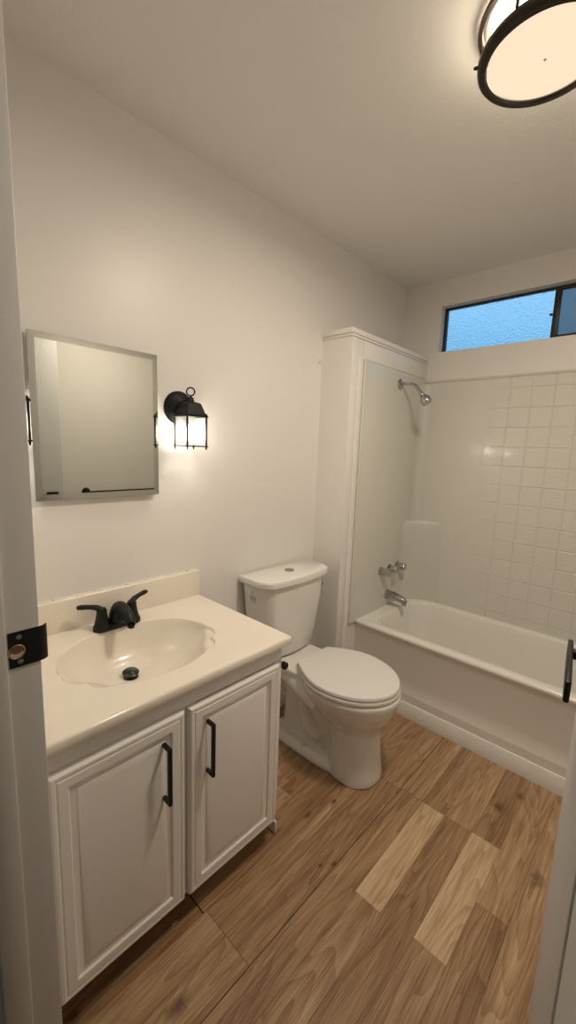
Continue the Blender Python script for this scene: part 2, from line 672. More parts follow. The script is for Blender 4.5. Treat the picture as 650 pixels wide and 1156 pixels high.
# window: frame, sash bars, panes
win = bpy.data.objects.new('window_1', None)
C.objects.link(win)
win.location = (W0, YB+.06, WZ0)
struct(win)
FY0, FY1 = YB+.052, YB+.085
bm = B()
bx(bm, W0+.0005, W1-.0005, FY0, FY1, WZ0+.0005, WZ0+.010, .002)
bx(bm, W0+.0005, W1-.0005, FY0, FY1, WZ1-.008, WZ1-.0005, .002)
bx(bm, W0+.0005, W0+.014, FY0, FY1, WZ0+.010, WZ1-.008, .002)
bx(bm, W1-.014, W1-.0005, FY0, FY1, WZ0+.010, WZ1-.008, .002)
obj('window_frame', bm, M['alu'], win)
bm = B()
bx(bm, .838, .868, FY0-.006, FY0+.016, WZ0+.010, WZ1-.010, .002)
bx(bm, .868, W1-.014, FY0-.004, FY0+.014, WZ0+.010, WZ0+.022, .002)
bx(bm, .868, W1-.014, FY0-.004, FY0+.014, WZ1-.022, WZ1-.009, .002)
lathe(bm, [(.004, 0), (.007, .004), (.006, .014)], (.84, FY0-.012, 2.15), (-1, 0, 0), 12)
obj('sash', bm, M['alu'], win)
obj('pane', bx(B(), W0+.012, .852, FY0+.020, FY0+.024, WZ0+.008, WZ1-.006), M['frost'], win)
obj('pane', bx(B(), .866, W1-.012, FY0+.003, FY0+.007, WZ0+.020, WZ1-.024), M['frost'], win)
obj('insect_screen', bx(B(), .862, W1-.014, FY0+.034, FY0+.035, WZ0+.004, WZ1-.006), M['screen'], win)

# door, opened into the room
door = bpy.data.objects.new('door_1', None)
C.objects.link(door)
struct(door)
door.location = (1.445, 0.0, 0.0)
DL = 0.698
bm = B()
bx(bm, 0, .035, 0.002, DL, .012, 2.03, .003, 2)
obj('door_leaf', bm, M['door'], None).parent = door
bm = B()
bx(bm, -.003, .001, DL-.40, DL-.002, .012, 2.03, .0015, 2)
obj('stile', bm, M['door'], None).parent = door
LZ = 1.073
bm = B()
bx(bm, -.010, -.002, DL-.092, DL-.028, LZ-.032, LZ+.032, .002, 2)
ro = obj('rose', bm, M['black'], None)
ro.parent = door
bm = B()
lathe(bm, [(.009, 0), (.009, .016)], (-.010, DL-.06, LZ), (-1, 0, 0), 16)
bx(bm, -.031, -.023, DL-.212, DL-.040, LZ-.015, LZ+.018, .0025, 2)
lv = obj('lever', bm, M['black'], None)
lv.parent = door
bm = B()
bx(bm, .006, .029, DL-.0005, DL+.0015, LZ-.03, LZ+.03, .0005, 1)
obj('latch_plate', bm, M['black'], None).parent = door
for z in (.25, 1.05, 1.8):
    obj('hinge', lathe(B(), [(.006, 0), (.006, .09)], (-.004, 0.0, z), (0, 0, 1), 12), M['black'], None).parent = door
door.rotation_euler = (0, 0, math.atan2(.096, .69))
door['label'] = 'pale door standing open at the right edge of the photo with a black lever'

# ------------------------------------------------------------------ tub and surround
TA, TZ = 1.735, .443
tubt = thing('bathtub', 'white alcove bathtub with a smooth apron behind the toilet', 'bathtub', (WX, TA, 0))
bm = B()
x0, x1 = WX+.001, XR-.001
prof = [(1.754, 0.0), (1.754, .118), (1.755, .126), (1.760, .134), (1.760, .20), (1.751, .39), (1.744, .412), (TA+.003, .424), (TA+.002, .432), (TA+.008, .4405), (TA+.018, TZ)]
ax_ = [[(x, p[0], p[1]) for p in prof] for x in (x0, x1)]
va = [[bm.verts.new(p) for p in row] for row in ax_]
for i in range(len(prof)-1):
    bm.faces.new((va[0][i], va[1][i], va[1][i+1], va[0][i+1]))
# rim deck and basin as rounded rectangles
yb = YB-.0215


def ring(xa, xb, ya, ybk, rad, z):
    return [(p[0], p[1], z) for p in rrect(xa, xb, ya, ybk, rad, 8)]


outer = []
base = rrect(x0+.095, x1-.10, TA+.075, yb-.04, .12, 8)
# outer rectangle sampled to match the ring directions
cx_, cy_ = (x0+x1)/2, (TA+.018+yb)/2
hw, hh = (x1-x0)/2, (yb-TA-.018)/2
corner = rrect(x0, x1, TA+.018, yb, .0001, 8)
for q in corner:
    outer.append((q[0], q[1], TZ))
rings = [outer,
         ring(x0+.078, x1-.085, TA+.060, yb-.028, .11, TZ+.001),
         ring(x0+.086, x1-.093, TA+.066, yb-.034, .115, TZ-.004),
         ring(x0+.092, x1-.10, TA+.071, yb-.039, .12, TZ-.016),
         ring(x0+.105, x1-.13, TA+.079, yb-.050, .13, TZ-.10),
         ring(x0+.125, x1-.20, TA+.092, yb-.066, .14, TZ-.22),
         ring(x0+.145, x1-.26, TA+.108, yb-.083, .14, TZ-.29),
         ring(x0+.175, x1-.30, TA+.138, yb-.113, .12, TZ-.325),
         ring(x0+.225, x1-.35, TA+.185, yb-.16, .09, TZ-.335)]
loft(bm, rings, False, True)
bmesh.ops.remove_doubles(bm, verts=bm.verts, dist=2e-4)
obj('tub_shell', bm, M['tub'], tubt, 50)
obj('drain', lathe(B(), [(.001, .004), (.03, .003), (.034, 0)], (.46, 2.06, TZ-.3345), (0, 0, 1), 24, False, False), M['steel'], tubt)

sur = thing('shower_surround', 'glossy white moulded tile pattern surround around the tub walls', 'shower surround', (WX, YB, .445))
ST = 1.842
bm = B()
bx(bm, WX+.004, XR-.001, YB-.022, YB-.0005, .430, ST)
# top lip
lip = [(YB-.0005, ST-.008), (YB-.024, ST-.008), (YB-.030, ST), (YB-.026, ST+.006), (YB-.0005, ST+.012)]
prism(bm, lip, 'x', WX+.004, XR-.001)
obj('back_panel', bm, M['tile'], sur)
bm = B()
bx(bm, WX+.0005, WX+.012, 1.664, YB-.0225, .436, 1.866, .005, 3, lambda c: c.z > .45)
# rolled front edge
tube(bm, [(WX+.008, 1.672, .4435), (WX+.008, 1.672, 1.86)], .010, 16)
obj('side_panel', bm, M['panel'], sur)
bm = B()
bx(bm, XR-.012, XR-.0005, 1.664, YB-.0225, .4435, ST, .006, 3)
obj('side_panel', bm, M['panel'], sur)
# rounded corner fillet and the moulded corner shelf below it
bm = B()
cv = []
rad = .055
pl = [(WX+.010, YB-.020)]
for i in range(9):
    a = R(180 + 90*0 - 90*i/8)
    pl.append((WX+.012+rad + rad*math.cos(a) - 0.0, YB-.022-rad + rad*math.sin(a)))
prism(bm, pl, 'z', .96, ST-.01)
obj('corner_cove', bm, M['panel'], sur, 60)
bm = B()


def corner(rs, z):
    ry = rs*.75
    q = [(WX+.008, YB-.012, z), (WX+.008, YB-.022-ry, z)]
    for i in range(17):
        a = PI/2*i/16
        q.append((WX+.012+rs-rs*math.cos(a)*1.0, YB-.022-ry+ry*math.sin(a), z))
    q[-1] = (q[-1][0], YB-.021, z)
    return q


loft(bm, [corner(.225, .436), corner(.215, .60), corner(.205, .90), corner(.202, .945), corner(.192, .960), corner(.172, .968), corner(.14, .972)])
obj('corner_shelf', bm, M['panel'], sur, 50)

# ------------------------------------------------------------------ shower fittings
PX = WX+.012
sh = thing('showerhead', 'chrome shower head on a bent arm high on the tub end wall', 'shower head', (PX, 2.045, 1.792))
obj('flange', lathe(B(), [(.032, 0), (.031, .005), (.022, .012), (.010, .014)], (PX, 2.045, 1.792), (1, 0, 0), 28), M['chrome'], sh)
obj('arm', tube(B(), smooth_path([(PX, 2.045, 1.792), (PX+.045, 2.045, 1.792), (PX+.085, 2.045, 1.783), (PX+.115, 2.045, 1.757), (PX+.135, 2.045, 1.728)]), .0095, 14), M['chrome'], sh)
d = Vector((.62, 0, -.78))
P0 = Vector((PX+.130, 2.045, 1.736))
obj('head', lathe(B(), [(.011, 0), (.014, .004), (.014, .016), (.012, .019), (.018, .024), (.026, .036), (.030, .044), (.0305, .068), (.028, .072), (.024, .071), (.001, .069)], P0, d, 28), M['chrome'], sh)
names = [('tub_valve_knob', 'chrome tub knob nearest the room, first of three in a row', 1.975),
         ('tub_valve_knob', 'chrome tub knob in the middle of the row of three', 2.075),
         ('tub_valve_knob', 'chrome tub knob nearest the window wall, last of three', 2.175)]
vk = None
for (nm, lb, y) in names:
    if vk is None:
        vk = thing(nm, lb, 'tub knob', (PX, y, .686), 'tub valve knobs')
        obj('escutcheon', lathe(B(), [(.027, 0), (.026, .004), (.018, .009), (.014, .010)], (PX, y, .686), (1, 0, 0), 24), M['steel'], vk)
        bm = B()
        prof = [(.012, .008), (.019, .012), (.020, .020), (.0225, .045), (.023, .052), (.020, .057), (.001, .058)]
        rings = []
        for rr, hh_ in prof:
            rings.append([(PX+hh_, y+(rr*(1+.06*math.cos(6*2*PI*i/48)))*math.cos(2*PI*i/48), .686+(rr*(1+.06*math.cos(6*2*PI*i/48)))*math.sin(2*PI*i/48)) for i in range(48)])
        loft(bm, rings)
        obj('knob', bm, M['chrome'], vk)
        src = vk
    else:
        c = src.copy()
        C.objects.link(c)
        c.location = (PX, y, .686)
        c['label'] = lb
        for ch in list(src.children):
            k = ch.copy()
            C.objects.link(k)
            k.parent = c
sp_ = thing('tub_spout', 'dull chrome tub filler spout below the three knobs', 'spout', (PX, 2.075, .512))
bm = B()
pth = smooth_path([(PX, 2.075, .516), (PX+.04, 2.075, .516), (PX+.08, 2.075, .511), (PX+.112, 2.075, .503), (PX+.127, 2.075, .488)])
tube(bm, pth, smooth_vals([.027, .026, .023, .020, .015]), 18)
lathe(bm, [(.013, 0), (.014, .012), (.012, .014)], (PX+.118, 2.075, .474), (0, 0, 1), 16)
obj('spout_body', bm, M['steel'], sp_)
obj('flange', lathe(B(), [(.031, 0), (.030, .006), (.026, .009)], (PX, 2.075, .516), (1, 0, 0), 24), M['steel'], sp_)

# ------------------------------------------------------------------ vanity
VX, VY1, VZ = .525, .765, .747
van = thing('vanity_cabinet', 'white painted two-door vanity cabinet under the cream sink top', 'vanity cabinet', (0, .38, 0))
bm = B()
bx(bm, 0.001, VX-.018, 0.0, .018, 0, VZ)
bx(bm, 0.001, VX-.055, VY1-.018, VY1, 0, VZ, .0015, 1)
bx(bm, VX-.0549, VX-.0181, VY1-.018, VY1, .085, VZ)
bx(bm, 0.001, VX-.018, .018, VY1-.018, .085, .10)
bx(bm, 0.001, .010, .018, VY1-.018, .10, VZ)
obj('carcass', bm, M['cab'], van)
bm = B()
bx(bm, VX-.018, VX, 0.0, VY1, .085, .125, .0015, 1)
bx(bm, VX-.018, VX, 0.0, VY1, .69, VZ, .0015, 1)
bx(bm, VX-.018, VX, 0.0, .05, .1251, .6899)
bx(bm, VX-.018, VX, VY1-.035, VY1, .1251, .6899)
bx(bm, VX-.018, VX-.0001, .345, .42, .1251, .6899)
obj('face_frame', bm, M['cab'], van)
obj('toe_kick', bx(B(), VX-.073, VX-.058, .0, VY1-.018, 0, .085), M['kick'], van)
obj('shoe_moulding', bx(B(), .40, VX-.002, VY1, VY1+.010, 0.0, .050, .004, 2), M['trim'], van)


def panel_door(y0, y1, z0, z1):
    bm = B()
    prof = [(0, VX+.0012), (0, VX+.012), (.006, VX+.018), (.012, VX+.0185), (.016, VX+.0165), (.020, VX+.0185), (.040, VX+.0185), (.044, VX+.0135), (.052, VX+.0115), (.058, VX+.0115),
            (.062, VX+.014), (.066, VX+.0150), (.070, VX+.0165), (.074, VX+.0172)]
    rings = []
    for ins, x in prof:
        rings.append([(x, y0+ins, z0+ins), (x, y1-ins, z0+ins), (x, y1-ins, z1-ins), (x, y0+ins, z1-ins)])
    loft(bm, rings, True, True)
    return bm


def pull(y, parent):
    px = VX+.0185
    z0, z1 = .466, .632
    bm = B()
    bx(bm, px+.022, px+.032, y-.005, y+.005, z0, z1, .001, 1)
    for z in (z0, z1-.010):
        bx(bm, px-.003, px+.0225, y-.005, y+.005, z, z+.010, .001, 1)
    return obj('pull_handle', bm, M['black'], parent)


d1 = obj('door', panel_door(.036, .374, .092, .692), M['cab'], van, 20)
pull(.309, d1)
d2 = obj('door', panel_door(.388, .742, .088, .690), M['cab'], van, 20)
pull(.447, d2)
# little hinge knuckles seen at the right edge of the right door
for z in (.16, .58):
    obj('hinge', lathe(B(), [(.003, 0), (.003, .045)], (VX+.008, .7445, z), (0, 0, 1), 10), M['cab'], van)

# sink top as one moulded surface
ctop = thing('countertop', 'cream moulded vanity countertop with an oval shell sink and backsplash', 'countertop', (.28, .39, .75))
CT, CXE, CY0, CY1 = .779, .555, -.002, .784
bm = B()
n = 264
bc = Vector((.277, .385))


def Rbase(a):
    c, s = math.cos(a), math.sin(a)
    return 1/math.sqrt((c/(.193 if c > 0 else .178))**2+(s/.237)**2)


def lobe(a):
    """0..1 inside the two-lobed scallop at each front corner, with its ripple"""
    t = abs(math.degrees((a+PI) % (2*PI)-PI))
    if not 40 < t < 88:
        return 0.0, 0.0
    q = (t-40)/48
    win_ = min(1, q/.12, (1-q)/.06)
    return win_, abs(math.sin(2*PI*q))**.8


def Rout(a):
    w_, rp = lobe(a)
    return Rbase(a) + w_*(-.009+.018*rp)


def Rin(a):
    w_, rp = lobe(a)
    t = abs(math.degrees((a+PI) % (2*PI)-PI))
    wide = math.exp(-((t-64)/20)**2)
    return Rbase(a) - .030*wide


def sq(a):
    c, s = math.cos(a), math.sin(a)
    t = 1e9
    for dd, lim in ((c, (CXE-.006-bc.x) if c > 0 else -(bc.x)), (s, (CY1-.006-bc.y) if s > 0 else (CY0-bc.y))):
        if abs(dd) > 1e-9:
            t = min(t, lim/dd)
    return t


# angles including the exact corners
angs = [2*PI*i/n for i in range(n)]
corners = [math.atan2(y-bc.y, x-bc.x) % (2*PI) for x in (0.0, CXE-.006) for y in (CY0, CY1-.006)]
for c in corners:
    k = min(range(n), key=lambda i: abs(((angs[i]-c+PI) % (2*PI))-PI))
    angs[k] = c
rings = []


def rr_(fn, z):
    rings.append([(bc.x+fn(a)*math.cos(a), bc.y+fn(a)*math.sin(a), z) for a in angs])


rr_(sq, CT)
rr_(lambda a: sq(a)-.006, CT)
rr_(lambda a: Rout(a)+.006, CT)
rr_(lambda a: Rout(a)+.002, CT-.0006)
rr_(lambda a: Rout(a), CT-.003)
rr_(lambda a: Rout(a)-.002, CT-.008)
rr_(lambda a: min(Rout(a)-.004, Rin(a)+.004), CT-.0125)
rr_(lambda a: min(Rout(a)-.006, Rin(a)-.002), CT-.018)
rr_(lambda a: min(Rout(a)-.010, Rin(a)-.008), CT-.030)
off_ = Vector((-.045, 0))
for fr, z, sh_ in ((.90, .045, .1), (.80, .075, .3), (.66, .098, .55), (.48, .113, .8), (.28, .121, 1.0), (.10, .125, 1.0)):
    rings.append([(bc.x+off_.x*sh_+Rin(a)*fr*math.cos(a), bc.y+Rin(a)*fr*math.sin(a), CT-z) for a in angs])
loft(bm, rings, False, True)
# edges: front and right drop, underside
def edge_strip(p0, p1, nrm):
    pr = [(0, 0), (.004, -.0015), (.006, -.006), (.006, -.024), (.003, -.028), (-.03, -.028)]
    a = [bm.verts.new((p0[0]+nrm[0]*q[0], p0[1]+nrm[1]*q[0], CT+q[1])) for q in pr]
    b = [bm.verts.new((p1[0]+nrm[0]*q[0], p1[1]+nrm[1]*q[0], CT+q[1])) for q in pr]
    for i in range(len(pr)-1):
        bm.faces.new((a[i], b[i], b[i+1], a[i+1]))
    return a, b


e1 = edge_strip((CXE-.006, CY0), (CXE-.006, CY1-.006), (1, 0))
e2 = edge_strip((CXE-.006, CY1-.006), (0, CY1-.006), (0, 1))
for i in range(5):
    bm.faces.new((e1[1][i], e2[0][i], e2[0][i+1], e1[1][i+1]))
bmesh.ops.remove_doubles(bm, verts=bm.verts, dist=1e-5)
obj('basin_top', bm, M['marble'], ctop, 50)
bm = B()
bx(bm, .001, .021, CY0, CY1, CT-.002, .886, .004, 3)
obj('backsplash', bm, M['marble'], ctop)
bm = B()
bx(bm, .0002, .006, CY0, CY1-.004, .885, .8895, .001, 1)
obj('caulk_bead', bm, M['caulk'], ctop)
st = thing('drain_stopper', 'black round pop-up stopper in the bottom of the sink', 'drain stopper', (.224, .376, CT-.125))
bm = B()
lathe(bm, [(.024, 0), (.023, .003), (.006, .004), (.006, .014)], (.224, .376, CT-.1255), (0, 0, 1), 24)
obj('drain_ring', bm, M['rubber'], st)
bm = B()
lathe(bm, [(.012, 0), (.0245, .002), (.026, .006), (.021, .010), (.001, .012)], (.224, .376, CT-.113), (.12, 0, 1), 24)
obj('cap', bm, M['rubber'], st)

# faucet
fx, fy, fz = .088, .398, CT
fc = thing('sink_faucet', 'matte black two-handle faucet behind the sink', 'faucet', (fx, fy, fz))
bm = B()
rings = []
for (k, z) in ((1.0, 0), (1.0, .010), (.95, .016), (.80, .020)):
    pts_ = []
    for i in range(40):
        a = 2*PI*i/40
        c, s = math.cos(a), math.sin(a)
        pts_.append((fx+.027*k*c, fy+(.052 if s > 0 else -.052 if s < 0 else 0)+.029*k*s, fz+z))
    rings.append(pts_)
loft(bm, rings)
obj('base', bm, M['black'], fc)
# spout body
bm = B()
pth = smooth_path([(fx-.004, fy, fz+.012), (fx-.002, fy, fz+.045), (fx+.012, fy, fz+.068), (fx+.042, fy, fz+.075), (fx+.078, fy, fz+.062), (fx+.100, fy, fz+.040)])
tube(bm, pth, smooth_vals([.029, .024, .021, .019, .018, .0155]), 20)
lathe(bm, [(.012, 0), (.0125, .010)], (fx+.099, fy, fz+.028), (.3, 0, 1), 16)
obj('spout', bm, M['black'], fc)
for s in (-1, 1):
    bm = B()
    lathe(bm, [(.025, 0), (.0235, .012), (.019, .030), (.0165, .048), (.0165, .056), (.012, .064), (.001, .066)], (fx, fy+s*.052, fz+.012), (0, 0, 1), 24)
    pth = smooth_path([(fx, fy+s*.050, fz+.062), (fx-.004, fy+s*.062, fz+.077), (fx-.012, fy+s*.085, fz+.084), (fx-.020, fy+s*.110, fz+.087), (fx-.024, fy+s*.122, fz+.087)])
    tube(bm, pth, smooth_vals([.012, .010, .008, .0085, .006]), 14)
    obj('handle', bm, M['black'], fc)

# toilet paper holder on the vanity's side, mostly hidden
tp = thing('toilet_paper_holder', 'black round-ended paper holder on the side of the vanity cabinet', 'paper holder', (.512, VY1, .648))
obj('wall_flange', lathe(B(), [(.018, 0), (.018, .005), (.008, .008), (.008, .03)], (.40, VY1, .648), (0, 1, 0), 20), M['black'], tp)
bm = B()
tube(bm, [(.392, VY1+.034, .648), (.505, VY1+.034, .648)], .0075, 14)
lathe(bm, [(.0075, 0), (.013, .002), (.013, .017), (.010, .020), (.001, .0205)], (.498, VY1+.034, .648), (1, 0, 0), 20)
obj('bar', bm, M['black'], tp)

# ------------------------------------------------------------------ mirror cabinet
mc = thing('wall_mirror', 'frameless rectangular wall mirror above the sink', 'mirror', (0, .394, 1.215))
y0, y1, z0, z1 = .190, .598, 1.216, 1.714
obj('cabinet_body', bx(B(), .0005, .012, y0+.02, y1-.02, z0+.012, z1-.02), M['cab'], mc)
bm = B()
rings = []
for ins, x in ((0, .0135), (0, .0172), (.019, .0181)):
    def px(y, z):
        return x + .0025*(z1-z)/(z1-z0) + .0024*(y-y0)/(y1-y0)
    rings.append([(px(y, z), y, z) for (y, z) in ((y0+ins, z0+ins), (y1-ins, z0+ins), (y1-ins, z1-ins), (y0+ins, z1-ins))])
loft(bm, rings)
obj('mirror_door', bm, M['mirror'], mc, 1)


# ------------------------------------------------------------------ wall lanterns
def lantern(y, label):
    L = thing('wall_lantern', label, 'wall lantern', (0, y, 1.54), 'wall lanterns either side of the mirror')
    cx, hz0, hz1, hwid = .082, 1.400, 1.508, .041
    obj('backplate', lathe(B(), [(.063, 0), (.063, .006), (.056, .014), (.046, .017), (.040, .022), (.022, .026), (.001, .027)], (.0005, y, 1.54), (1, 0, 0), 36), M['blackpaint'], L)
    bm = B()
    tube(bm, smooth_path([(.015, y, 1.545), (.035, y, 1.55), (.06, y, 1.552)]), .016, 14)
    obj('arm', bm, M['blackpaint'], L)
    bm = B()

    def sqr(hw_, z, dx=0):
        return [(cx-hw_, y-hw_, z), (cx+hw_, y-hw_, z), (cx+hw_, y+hw_, z), (cx-hw_, y+hw_, z)]
    loft(bm, [sqr(.046, 1.507), sqr(.046, 1.511), sqr(.041, 1.513), sqr(.039, 1.518), sqr(.028, 1.552), sqr(.024, 1.556), sqr(.010, 1.560), sqr(.007, 1.576)])
    obj('roof', bm, M['blackpaint'], L, 20)
    bm = B()
    lathe(bm, [(.005, 0), (.005, .008)], (cx, y, 1.573), (0, 0, 1), 10)
    torus(bm, (cx, y, 1.596), (.75, -.66, 0), .0145, .0026, 32, 8)
    obj('ring', bm, M['blackpaint'], L)
    bm = B()
    for sx_ in (-1, 1):
        for sy_ in (-1, 1):
            px_, py_ = cx+sx_*hwid, y+sy_*hwid
            bx(bm, px_-.0032, px_+.0032, py_-.0032, py_+.0032, hz0, hz1, .0008, 1)
            lathe(bm, [(.001, -.012), (.003, -.008), (.0034, -.004), (.0034, 0)], (px_, py_, hz0-.003), (0, 0, 1), 8)
            lathe(bm, [(.0036, 0), (.0036, .004), (.001, .008)], (px_, py_, hz1+.003), (0, 0, 1), 8)
    for z in (hz0-.004, hz1-.004):
        o_, i_ = .047, .036
        bx(bm, cx-o_, cx+o_, y-o_, y-i_, z, z+.005, .001, 1)
        bx(bm, cx-o_, cx+o_, y+i_, y+o_, z, z+.005, .001, 1)
        bx(bm, cx-o_, cx-i_, y-i_, y+i_, z, z+.005, .001, 1)
        bx(bm, cx+i_, cx+o_, y-i_, y+i_, z, z+.005, .001, 1)
    obj('cage', bm, M['blackpaint'], L)
    g_ = .0395
    for (ax0, ax1, ay0, ay1) in ((cx-g_, cx+g_, y-g_-.001, y-g_), (cx-g_, cx+g_, y+g_, y+g_+.001), (cx+g_, cx+g_+.001, y-g_, y+g_), (cx-g_-.001, cx-g_, y-g_, y+g_)):
        obj('glass_pane', bx(B(), ax0, ax1, ay0, ay1, hz0, hz1-.004), M['glass'], L)
    obj('bulb', lathe(B(), [(.001, 0), (.012, .002), (.021, .010), (.0245, .022), (.022, .034), (.015, .050), (.0125, .058)], (cx, y, 1.418), (0, 0, 1), 20), M['bulb'], L)
    obj('socket', lathe(B(), [(.014, 0), (.014, .036)], (cx, y, 1.476), (0, 0, 1), 16), M['nickel'], L)
    return L


def copy_tree(o, parent=None):
    c = o.copy()
    C.objects.link(c)
    c.parent = parent
    for ch in list(o.children):
        copy_tree(ch, c)
    return c


L1 = lantern(.697, 'black wall lantern with a top ring between the mirror and the shower wall')


L2 = copy_tree(L1)
L2.location = (0, .114, 1.54)
L2['label'] = 'black wall lantern left of the mirror, mostly hidden by the door jamb'

# ------------------------------------------------------------------ ceiling light
LX, LY = 1.068, 1.025
cl = thing('ceiling_light', 'round flush ceiling light with two dark bronze rings, switched on', 'ceiling light', (LX, LY, H))
obj('pan', lathe(B(), [(.140, 0), (.140, -.006), (.136, -.012), (.118, -.012)], (LX, LY, H-.0005), (0, 0, 1), 64), M['nickel'], cl)
bm = B()
pr = [(.145, -.010), (.153, -.009), (.155, -.015), (.153, -.022), (.145, -.022)]
lathe(bm, pr + [pr[0]], (LX, LY, H), (0, 0, 1), 72, False, False)
obj('upper_ring', bm, M['bronze'], cl)
bm = B()
pr = [(.130, -.084), (.146, -.081), (.149, -.088), (.148, -.098), (.143, -.104), (.130, -.105), (.1265, -.100)]
lathe(bm, pr + [pr[0]], (LX, LY, H), (0, 0, 1), 72, False, False)
obj('lower_ring', bm, M['bronze'], cl)
for a in (R(20), R(140), R(260)):
    c, s = math.cos(a), math.sin(a)
    obj('spacer_post', lathe(B(), [(.004, 0), (.004, .068)], (LX+.147*c, LY+.147*s, H-.088), (0, 0, 1), 10), M['bronze'], cl)
for a in (R(205), R(325), R(85)):
    c, s = math.cos(a), math.sin(a)
    obj('thumb_screw', lathe(B(), [(.004, 0), (.004, .008), (.002, .012)], (LX+.146*c, LY+.146*s, H-.090), (c, s, 0), 10), M['bronze'], cl)
bm = B()
lathe(bm, [(.126, -.096), (.122, -.099), (.09, -.102), (.001, -.104)], (LX, LY, H), (0, 0, 1), 64, False, True)
obj('diffuser', bm, M['diffuser'], cl)
obj('glass_drum', lathe(B(), [(.124, -.017), (.128, -.05), (.126, -.095)], (LX, LY, H), (0, 0, 1), 64, False, False), M['drum'], cl)
obj('finial', lathe(B(), [(.003, 0), (.003, -.003), (.001, -.004)], (LX, LY, H-.102), (0, 0, 1), 10), M['brass'], cl)
l = bpy.data.lights.new('lamp_light', 'AREA')
l.shape = 'DISK'
l.size = .22
l.energy = CEIL_W
l.color = LAMP_COL
lo = bpy.data.objects.new('lamp_light', l)
C.objects.link(lo)
lo.parent = cl
lo.location = (0, 0, -.107)

# ------------------------------------------------------------------ strike plate on the jamb
sk = thing('strike_plate', 'black curved-lip strike plate screwed to the left door jamb', 'strike plate', (JX, -.025, 1.073))
bm = B()
pl = [(JX+.0002, -.048), (JX+.0016, -.048), (JX+.0016, -.006), (JX+.0012, .000), (JX-.002, .006), (JX-.006, .009), (JX-.007, .008), (JX-.003, .004), (JX+.0002, -.001)]
prism(bm, pl, 'z', 1.044, 1.103)
obj('plate', bm, M['black'], sk)
bm = B()
lathe(bm, [(.010, .0016), (.011, .0024), (.012, .0018)], (JX, -.037, 1.070), (1, 0, 0), 24, True, False)
obj('hole_rim', bm, M['brass'], sk)
obj('latch_hole', lathe(B(), [(.0102, .0016), (.0102, .0020)], (JX, -.037, 1.070), (1, 0, 0), 24), M['bore'], sk)
bm = B()
pl = [(-.037 + .0098*math.cos(R(a)), 1.070 + .0098*math.sin(R(a))) for a in range(195, 346, 10)]
pl += [(-.037 + .0080*math.cos(R(a)), 1.0725 + .0062*math.sin(R(a))) for a in range(345, 194, -10)]
prism(bm, pl, 'x', JX+.0019, JX+.0023)
obj('bare_wood', bm, M['chip'], sk)
for z in (1.094, 1.053):
    obj('screw', lathe(B(), [(.0042, 0), (.0042, .0024), (.001, .0028)], (JX, -.033, z), (1, 0, 0), 14), M['steel'], sk)

# ------------------------------------------------------------------ towel bar on the right wall (shows in the mirror)
tb = thing('towel_bar', 'black towel bar on the right wall, seen in the mirror', 'towel bar', (XR, 1.3, 1.06))
for y in (.95, 1.55):
    obj('post', lathe(B(), [(.028, 0), (.028, .008), (.011, .012), (.011, .062), (.001, .064)], (XR-.0005, y, 1.06), (-1, 0, 0), 24), M['black'], tb)
obj('rail', tube(B(), [(XR-.052, .94, 1.06), (XR-.052, 1.56, 1.06)], .008, 14), M['black'], tb)

# ------------------------------------------------------------------ toilet
TY = 1.240
to = thing('toilet', 'white two-piece toilet with a closed lid between vanity and tub', 'toilet', (.40, TY, 0))


def egg(cx, af, ab, b, z, n=56, p=2.0, pb=None, skew=0.0):
    out = []
    for i in range(n):
        t = 2*PI*i/n
        c, s = math.cos(t), math.sin(t)
        q = p if c > 0 else (pb or p)
        xx = (abs(c)**(2/q))*(af if c > 0 else -ab)
        yy = (abs(s)**(2/q))*(b if s > 0 else -b)
        out.append((cx+xx, TY+yy, z))
    return out


bm = B()
# pedestal column growing into the bowl
loft(bm, [egg(.545, .122, .115, .112, 0.0, p=2.2), egg(.545, .122, .112, .110, .03, p=2.2), egg(.540, .118, .106, .102, .10, p=2.2), egg(.535, .116, .104, .098, .18, p=2.2),
          egg(.530, .120, .110, .100, .225), egg(.510, .160, .14, .122, .262), egg(.498, .198, .17, .150, .30), egg(.49, .224, .20, .176, .345), egg(.487, .236, .215, .190, .378),
          egg(.487, .238, .218, .193, .395), egg(.487, .236, .216, .191, .406), egg(.487, .22, .20, .176, .411)])
# foot slab
loft(bm, [egg(.33, .26, .235, .116, 0.0, p=2.6, pb=4), egg(.33, .26, .235, .116, .018, p=2.6, pb=4), egg(.33, .255, .228, .108, .032, p=2.6, pb=4), egg(.33, .245, .215, .09, .044, p=2.6, pb=4)])
# central web carrying the trapway
loft(bm, [egg(.33, .22, .20, .050, .01, p=4), egg(.33, .22, .19, .048, .2, p=4), egg(.30, .24, .20, .055, .34, p=4), egg(.27, .27, .22, .10, .40, p=4)])
# deck under the tank
loft(bm, [egg(.19, .22, .135, .085, .335, p=3.5), egg(.19, .22, .150, .125, .365, p=3.5), egg(.19, .22, .155, .135, .385, p=3.5), egg(.19, .22, .155, .135, .402, p=3.5), egg(.19, .215, .150, .130, .409, p=3.5)])
